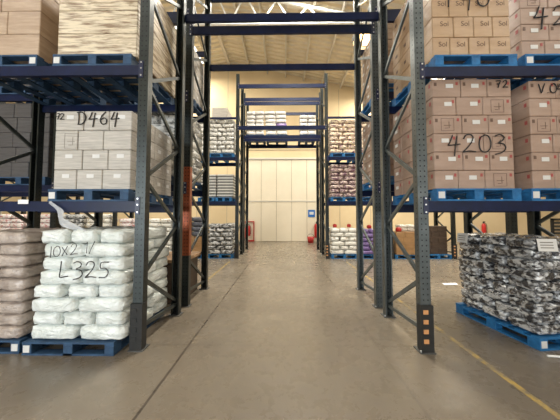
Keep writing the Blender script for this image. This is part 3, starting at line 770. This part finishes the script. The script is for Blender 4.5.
sack_load('below the trays', 'grey striped', xL, FYF, 1.1, .142, 7, .92, .155, 'sack_stripe', cuts=4, wr=1., inner=1)
fpallet(xL2, .001, 'blue pallet under the brown cartons topped by dark sacks')
carton_load('under the far dark sacks', 'brown', xL2 - .46, xL2 + .46, FYF, FYF + 1.05, .142, 3, 3, 2, .21, 'carton_far', 1)
sack_load('on the far brown cartons', 'dark', xL2, FYF, 1.0, .78, 4, .95, .17, 'sack_dark', far=True, cuts=5)
# further ground loads seen under the near rack
for i, (x, m_, nm, rows) in enumerate(((-4.45, 'sack_mixed', 'first', 8), (-5.5, 'sack_pink', 'second', 8), (-6.7, 'sack_mixed', 'third', 9), (-7.75, 'sack_stripe', 'fourth', 9), (-8.9, 'sack_pink', 'fifth', 9), (-9.95, 'sack_pink', 'sixth', 9))):
    ph = f'{nm} far floor load past the dark sacks'
    pallet(x, 9.78, .001, .95, 1.1, f'blue pallet, {ph}')
    sack_load(f'of the {nm} far floor load', {'sack_mixed': 'white mottled', 'sack_pink': 'pink white', 'sack_stripe': 'grey striped', 'sack_pale': 'pale'}[m_], x, FYF, 1.1, .142, rows, .92, .158, m_, far=True, cuts=4)
# plum side
xR, xR2 = 2.14, 3.19
fpallet(xR, LVF[1] + .002, 'navy blue pallet under the upper plum printed sacks')
sack_load('upper in the far rack', 'plum', xR, FYF, 1.1, LVF[1] + PZ, 8, .94, .155, 'sack_plum', cuts=4, wr=.7, inner=-1, noun='paper_sack')
fpallet(xR2, LVF[1] + .002, 'blue pallet next to the upper plum printed sacks')
sack_load('next to the upper plum sacks', 'plum', xR2, FYF, 1.1, LVF[1] + PZ, 8, .92, .155, 'sack_plum', far=True, cuts=4, wr=.7, noun='paper_sack')
fpallet(xR, LVF[0] + .002, 'navy blue pallet under the lower dark plum sacks')
sack_load('lower in the far rack', 'dark plum', xR, FYF, 1.1, LVF[0] + PZ, 8, .94, .15, 'sack_plum_dark', cuts=4, wr=.7, inner=-1, noun='paper_sack')
fpallet(xR2, LVF[0] + .002, 'blue pallet next to the lower dark plum sacks')
sack_load('next to the lower plum sacks', 'dark plum', xR2, FYF, 1.1, LVF[0] + PZ, 8, .92, .15, 'sack_plum_dark', far=True, cuts=4, wr=.7, noun='paper_sack')
fpallet(xR, .001, 'blue pallet on the floor under the white sacks with red caps')
sack_load('below the plum sacks', 'white mottled', xR, FYF, 1.1, .142, 6, .94, .155, 'sack_mixed', cuts=4, wr=1., inner=-1)
for q_, (dx, dy, dz) in enumerate(((-.3, .2, 0), (.22, .25, 0))):
    b = MB().lathe([(.07, 0), (.075, .08), (.05, .11), (.02, .12)], 12)
    tag(b.obj('red_cap', M['red'], None, (xR + dx, FYF + dy, 1.10)), f"red cap on top of the white mottled sacks, {'nearer the passage' if q_ == 0 else 'away from the passage'}", 'cap')
fpallet(xR2, .001, 'blue pallet on the floor under the purple sacks')
sack_load('beside the mottled sacks', 'purple', xR2, FYF, 1.1, .142, 6, .92, .15, 'sack_purple', cuts=4, inner=-1)
tag(MB().lathe([(.08, 0), (.09, .08), (.05, .12), (.02, .13)], 12).obj('red_cap', M['red'], None, (xR2 - .1, FYF + .25, 1.06)), 'red cap on top of the purple sacks', 'cap')
fpallet(4.38, .001, 'blue pallet on the floor under the brown carton load')
carton_load('past the purple sacks', 'orange brown', 3.95, 4.82, FYF, FYF + 1.05, .142, 4, 3, 2, .2, 'carton_far', -1)
tag(MB().lathe([(.10, 0), (.11, .1), (.06, .15), (.02, .16)], 12).obj('red_cap', M['red'], None, (4.15, FYF + .25, .944)), 'red cap on top of the orange brown cartons', 'cap')
sack_load('on the orange brown cartons', 'white mottled', 4.5, FYF + .3, .8, .944, 2, .6, .12, 'sack_mixed', far=True, cuts=4)
fpallet(5.43, .001, 'pallet on the floor under the dark brown cartons')
carton_load('beside the orange brown cartons', 'dark brown', 4.98, 5.86, FYF + .2, FYF + 1.1, .142, 5, 3, 2, .2, 'carton_deep', -1)

# ------------------------------------------------------------------ small things
# fire extinguishers
def extinguisher(x, z, label, s=1.):
    t = thing('fire_extinguisher', label, 'fire extinguisher', (x, Y1 - .16, z))
    MB().lathe([(.075 * s, 0), (.085 * s, .02), (.085 * s, .5 * s), (.06 * s, .57 * s), (.025 * s, .6 * s)], 16).obj('cylinder', M['red'], t)
    MB().box(-.02, .02, -.05, .05, .6 * s, .66 * s).box(-.012, .012, -.12, .05, .66 * s, .69 * s).obj('valve', M['black'], t)
    MB().tube([(0, -.06, .62 * s), (.1, -.08, .58 * s), (.12, -.07, .4 * s), (.11, -.06, .15 * s)], .012).obj('hose', M['black'], t)
    MB().box(-.1, .1, .06, .155, .1, .16).obj('bracket', M['black'], t)
    return t
extinguisher(-2.05, .35, 'red fire extinguisher hanging inside the red frame by the door')
fr_ = thing('extinguisher_surround', 'red rectangular frame on the back wall around an extinguisher', 'frame', (-2.02, Y1 - .07, 0))
for nm, a in (('side', (-.27, -.22, .02, 1.2)), ('side', (.22, .27, .02, 1.2)), ('crosspiece', (-.22, .22, 1.15, 1.2)), ('crosspiece', (-.22, .22, .02, .1))):
    MB().box(a[0], a[1], -.05, .0, a[2], a[3]).obj(nm, M['red'], fr_)
extinguisher(1.88, .25, 'tall red fire extinguisher under the blue sign', 1.35)
t = thing('fire_bucket', 'red bucket on the floor beside the extinguisher under the blue sign', 'bucket', (1.5, 14.6, 0))
MB().lathe([(.15, 0), (.2, .34), (.185, .34), (.14, .03)], 16).obj('pail', M['red'], t)
MB().tube([(.19 * math.cos(a), 0, .33 + .17 * math.sin(a)) for a in [PI * q_ / 10 for q_ in range(11)]], .01).obj('bucket_handle', M['black'], t)
sg = tag(MB().box(-.2, .2, -.02, 0, 0, .42).obj('wall_sign', M['sign_blue'], None, (1.62, Y1 - .065, 1.45)), 'small blue sign on the back wall above the red bucket', 'sign')
MB().box(-.12, .12, -.024, -.0201, .14, .3).obj('pictogram', M['white_label'], sg)
extinguisher(11.55, .3, 'red fire extinguisher on the wall beyond the silver sacks', 1.3)
# flood lamp
t = thing('flood_lamp', 'lit warm flood lamp hanging by the frame near the overhead rails', 'lamp', (2.16, 7.0, 6.15))
MB().box(-.22, .22, -.16, .16, .3, .42).obj('housing', M['housing'], t, bevel=.01)
MB().box(-.19, .19, -.175, .13, .17, .299).obj('lens', M['lamp'], t, bevel=.01)
MB().box(-.10, .10, -.06, .06, -.12, .02).obj('driver_box', M['housing'], t); MB().box(-.015, .015, -.02, .02, .02, .17).obj('bracket', M['housing'], t)
MB().tube([(0, 0, .42), (0, 0, roof_z(2.16) - 6.15 - .01)], .012).obj('rod', M['housing'], t)
pl = bpy.data.lights.new('flood_lamp_light', 'POINT'); pl.energy = 50; pl.color = (1, .72, .4); pl.shadow_soft_size = .18
po = bpy.data.objects.new('flood_lamp_light', pl); C.objects.link(po); po.location = (2.16, 6.7, 6.3)
# paper scrap and cable on the floor
b = MB(); b.add([(-.16, -.07, .002), (.15, -.05, .004), (.17, .08, .012), (-.14, .06, .003), (-.16, -.07, .004), (.15, -.05, .006), (.17, .08, .014), (-.14, .06, .005)],
               [(3, 2, 1, 0), (4, 5, 6, 7), (0, 1, 5, 4), (1, 2, 6, 5), (2, 3, 7, 6), (3, 0, 4, 7)])
tag(b.obj('paper_scrap', M['paper'], None, (3.66, 5.82, 0)), 'white scrap of paper on the floor past the silver sacks', 'paper')
tag(MB().tube([(2.80 + .045 * i, 2.86 - .016 * i + .03 * math.sin(i * .5), .014) for i in range(14)], .013, 8).obj('cable', M['cable']), 'white cable on the floor at the corner of the bright blue pallet', 'cable')
# paper tag lying on the rail near the empty slot
tag(MB().box(-.06, .06, -.004, 0, 0, .05).obj('paper_tag', M['paper'], None, (-3.0, 2.92, 1.64)), 'small white paper tag stuck on the first level rail by the empty slot', 'tag')
# loose tail of stretch film hanging from the D464 pallet
def ribbon(pts, wdir, w, label):
    b = MB(); vs = []; n = len(pts); m_ = 4
    for i, p in enumerate(pts):
        for q_ in range(m_ + 1):
            t_ = q_ / m_ - .5
            ww = w[i]
            vs.append((p[0] + wdir[0] * t_ * ww, p[1] + wdir[1] * t_ * ww + .012 * math.sin(i * 1.3 + q_ * 2.1), p[2] + wdir[2] * t_ * ww))
    fs = [(i * (m_ + 1) + q_, i * (m_ + 1) + q_ + 1, (i + 1) * (m_ + 1) + q_ + 1, (i + 1) * (m_ + 1) + q_) for i in range(n - 1) for q_ in range(m_)]
    b.add(vs, fs, True)
    return tag(b.obj('stretch_film', M['film']), label, 'film')
ribbon([(-2.68 + .42 * s_ + .05 * math.sin(s_ * 9), 2.90 - .02 * s_, 1.66 - .08 * s_ - .30 * s_ ** .8 + .12 * max(0, s_ - .7)) for s_ in [i / 14 for i in range(15)]],
       (.6, -.2, .5), [.05 + .08 * math.sin(PI * min(1, i / 13)) for i in range(15)], 'loose tail of stretch film hanging below the D464 pallet')
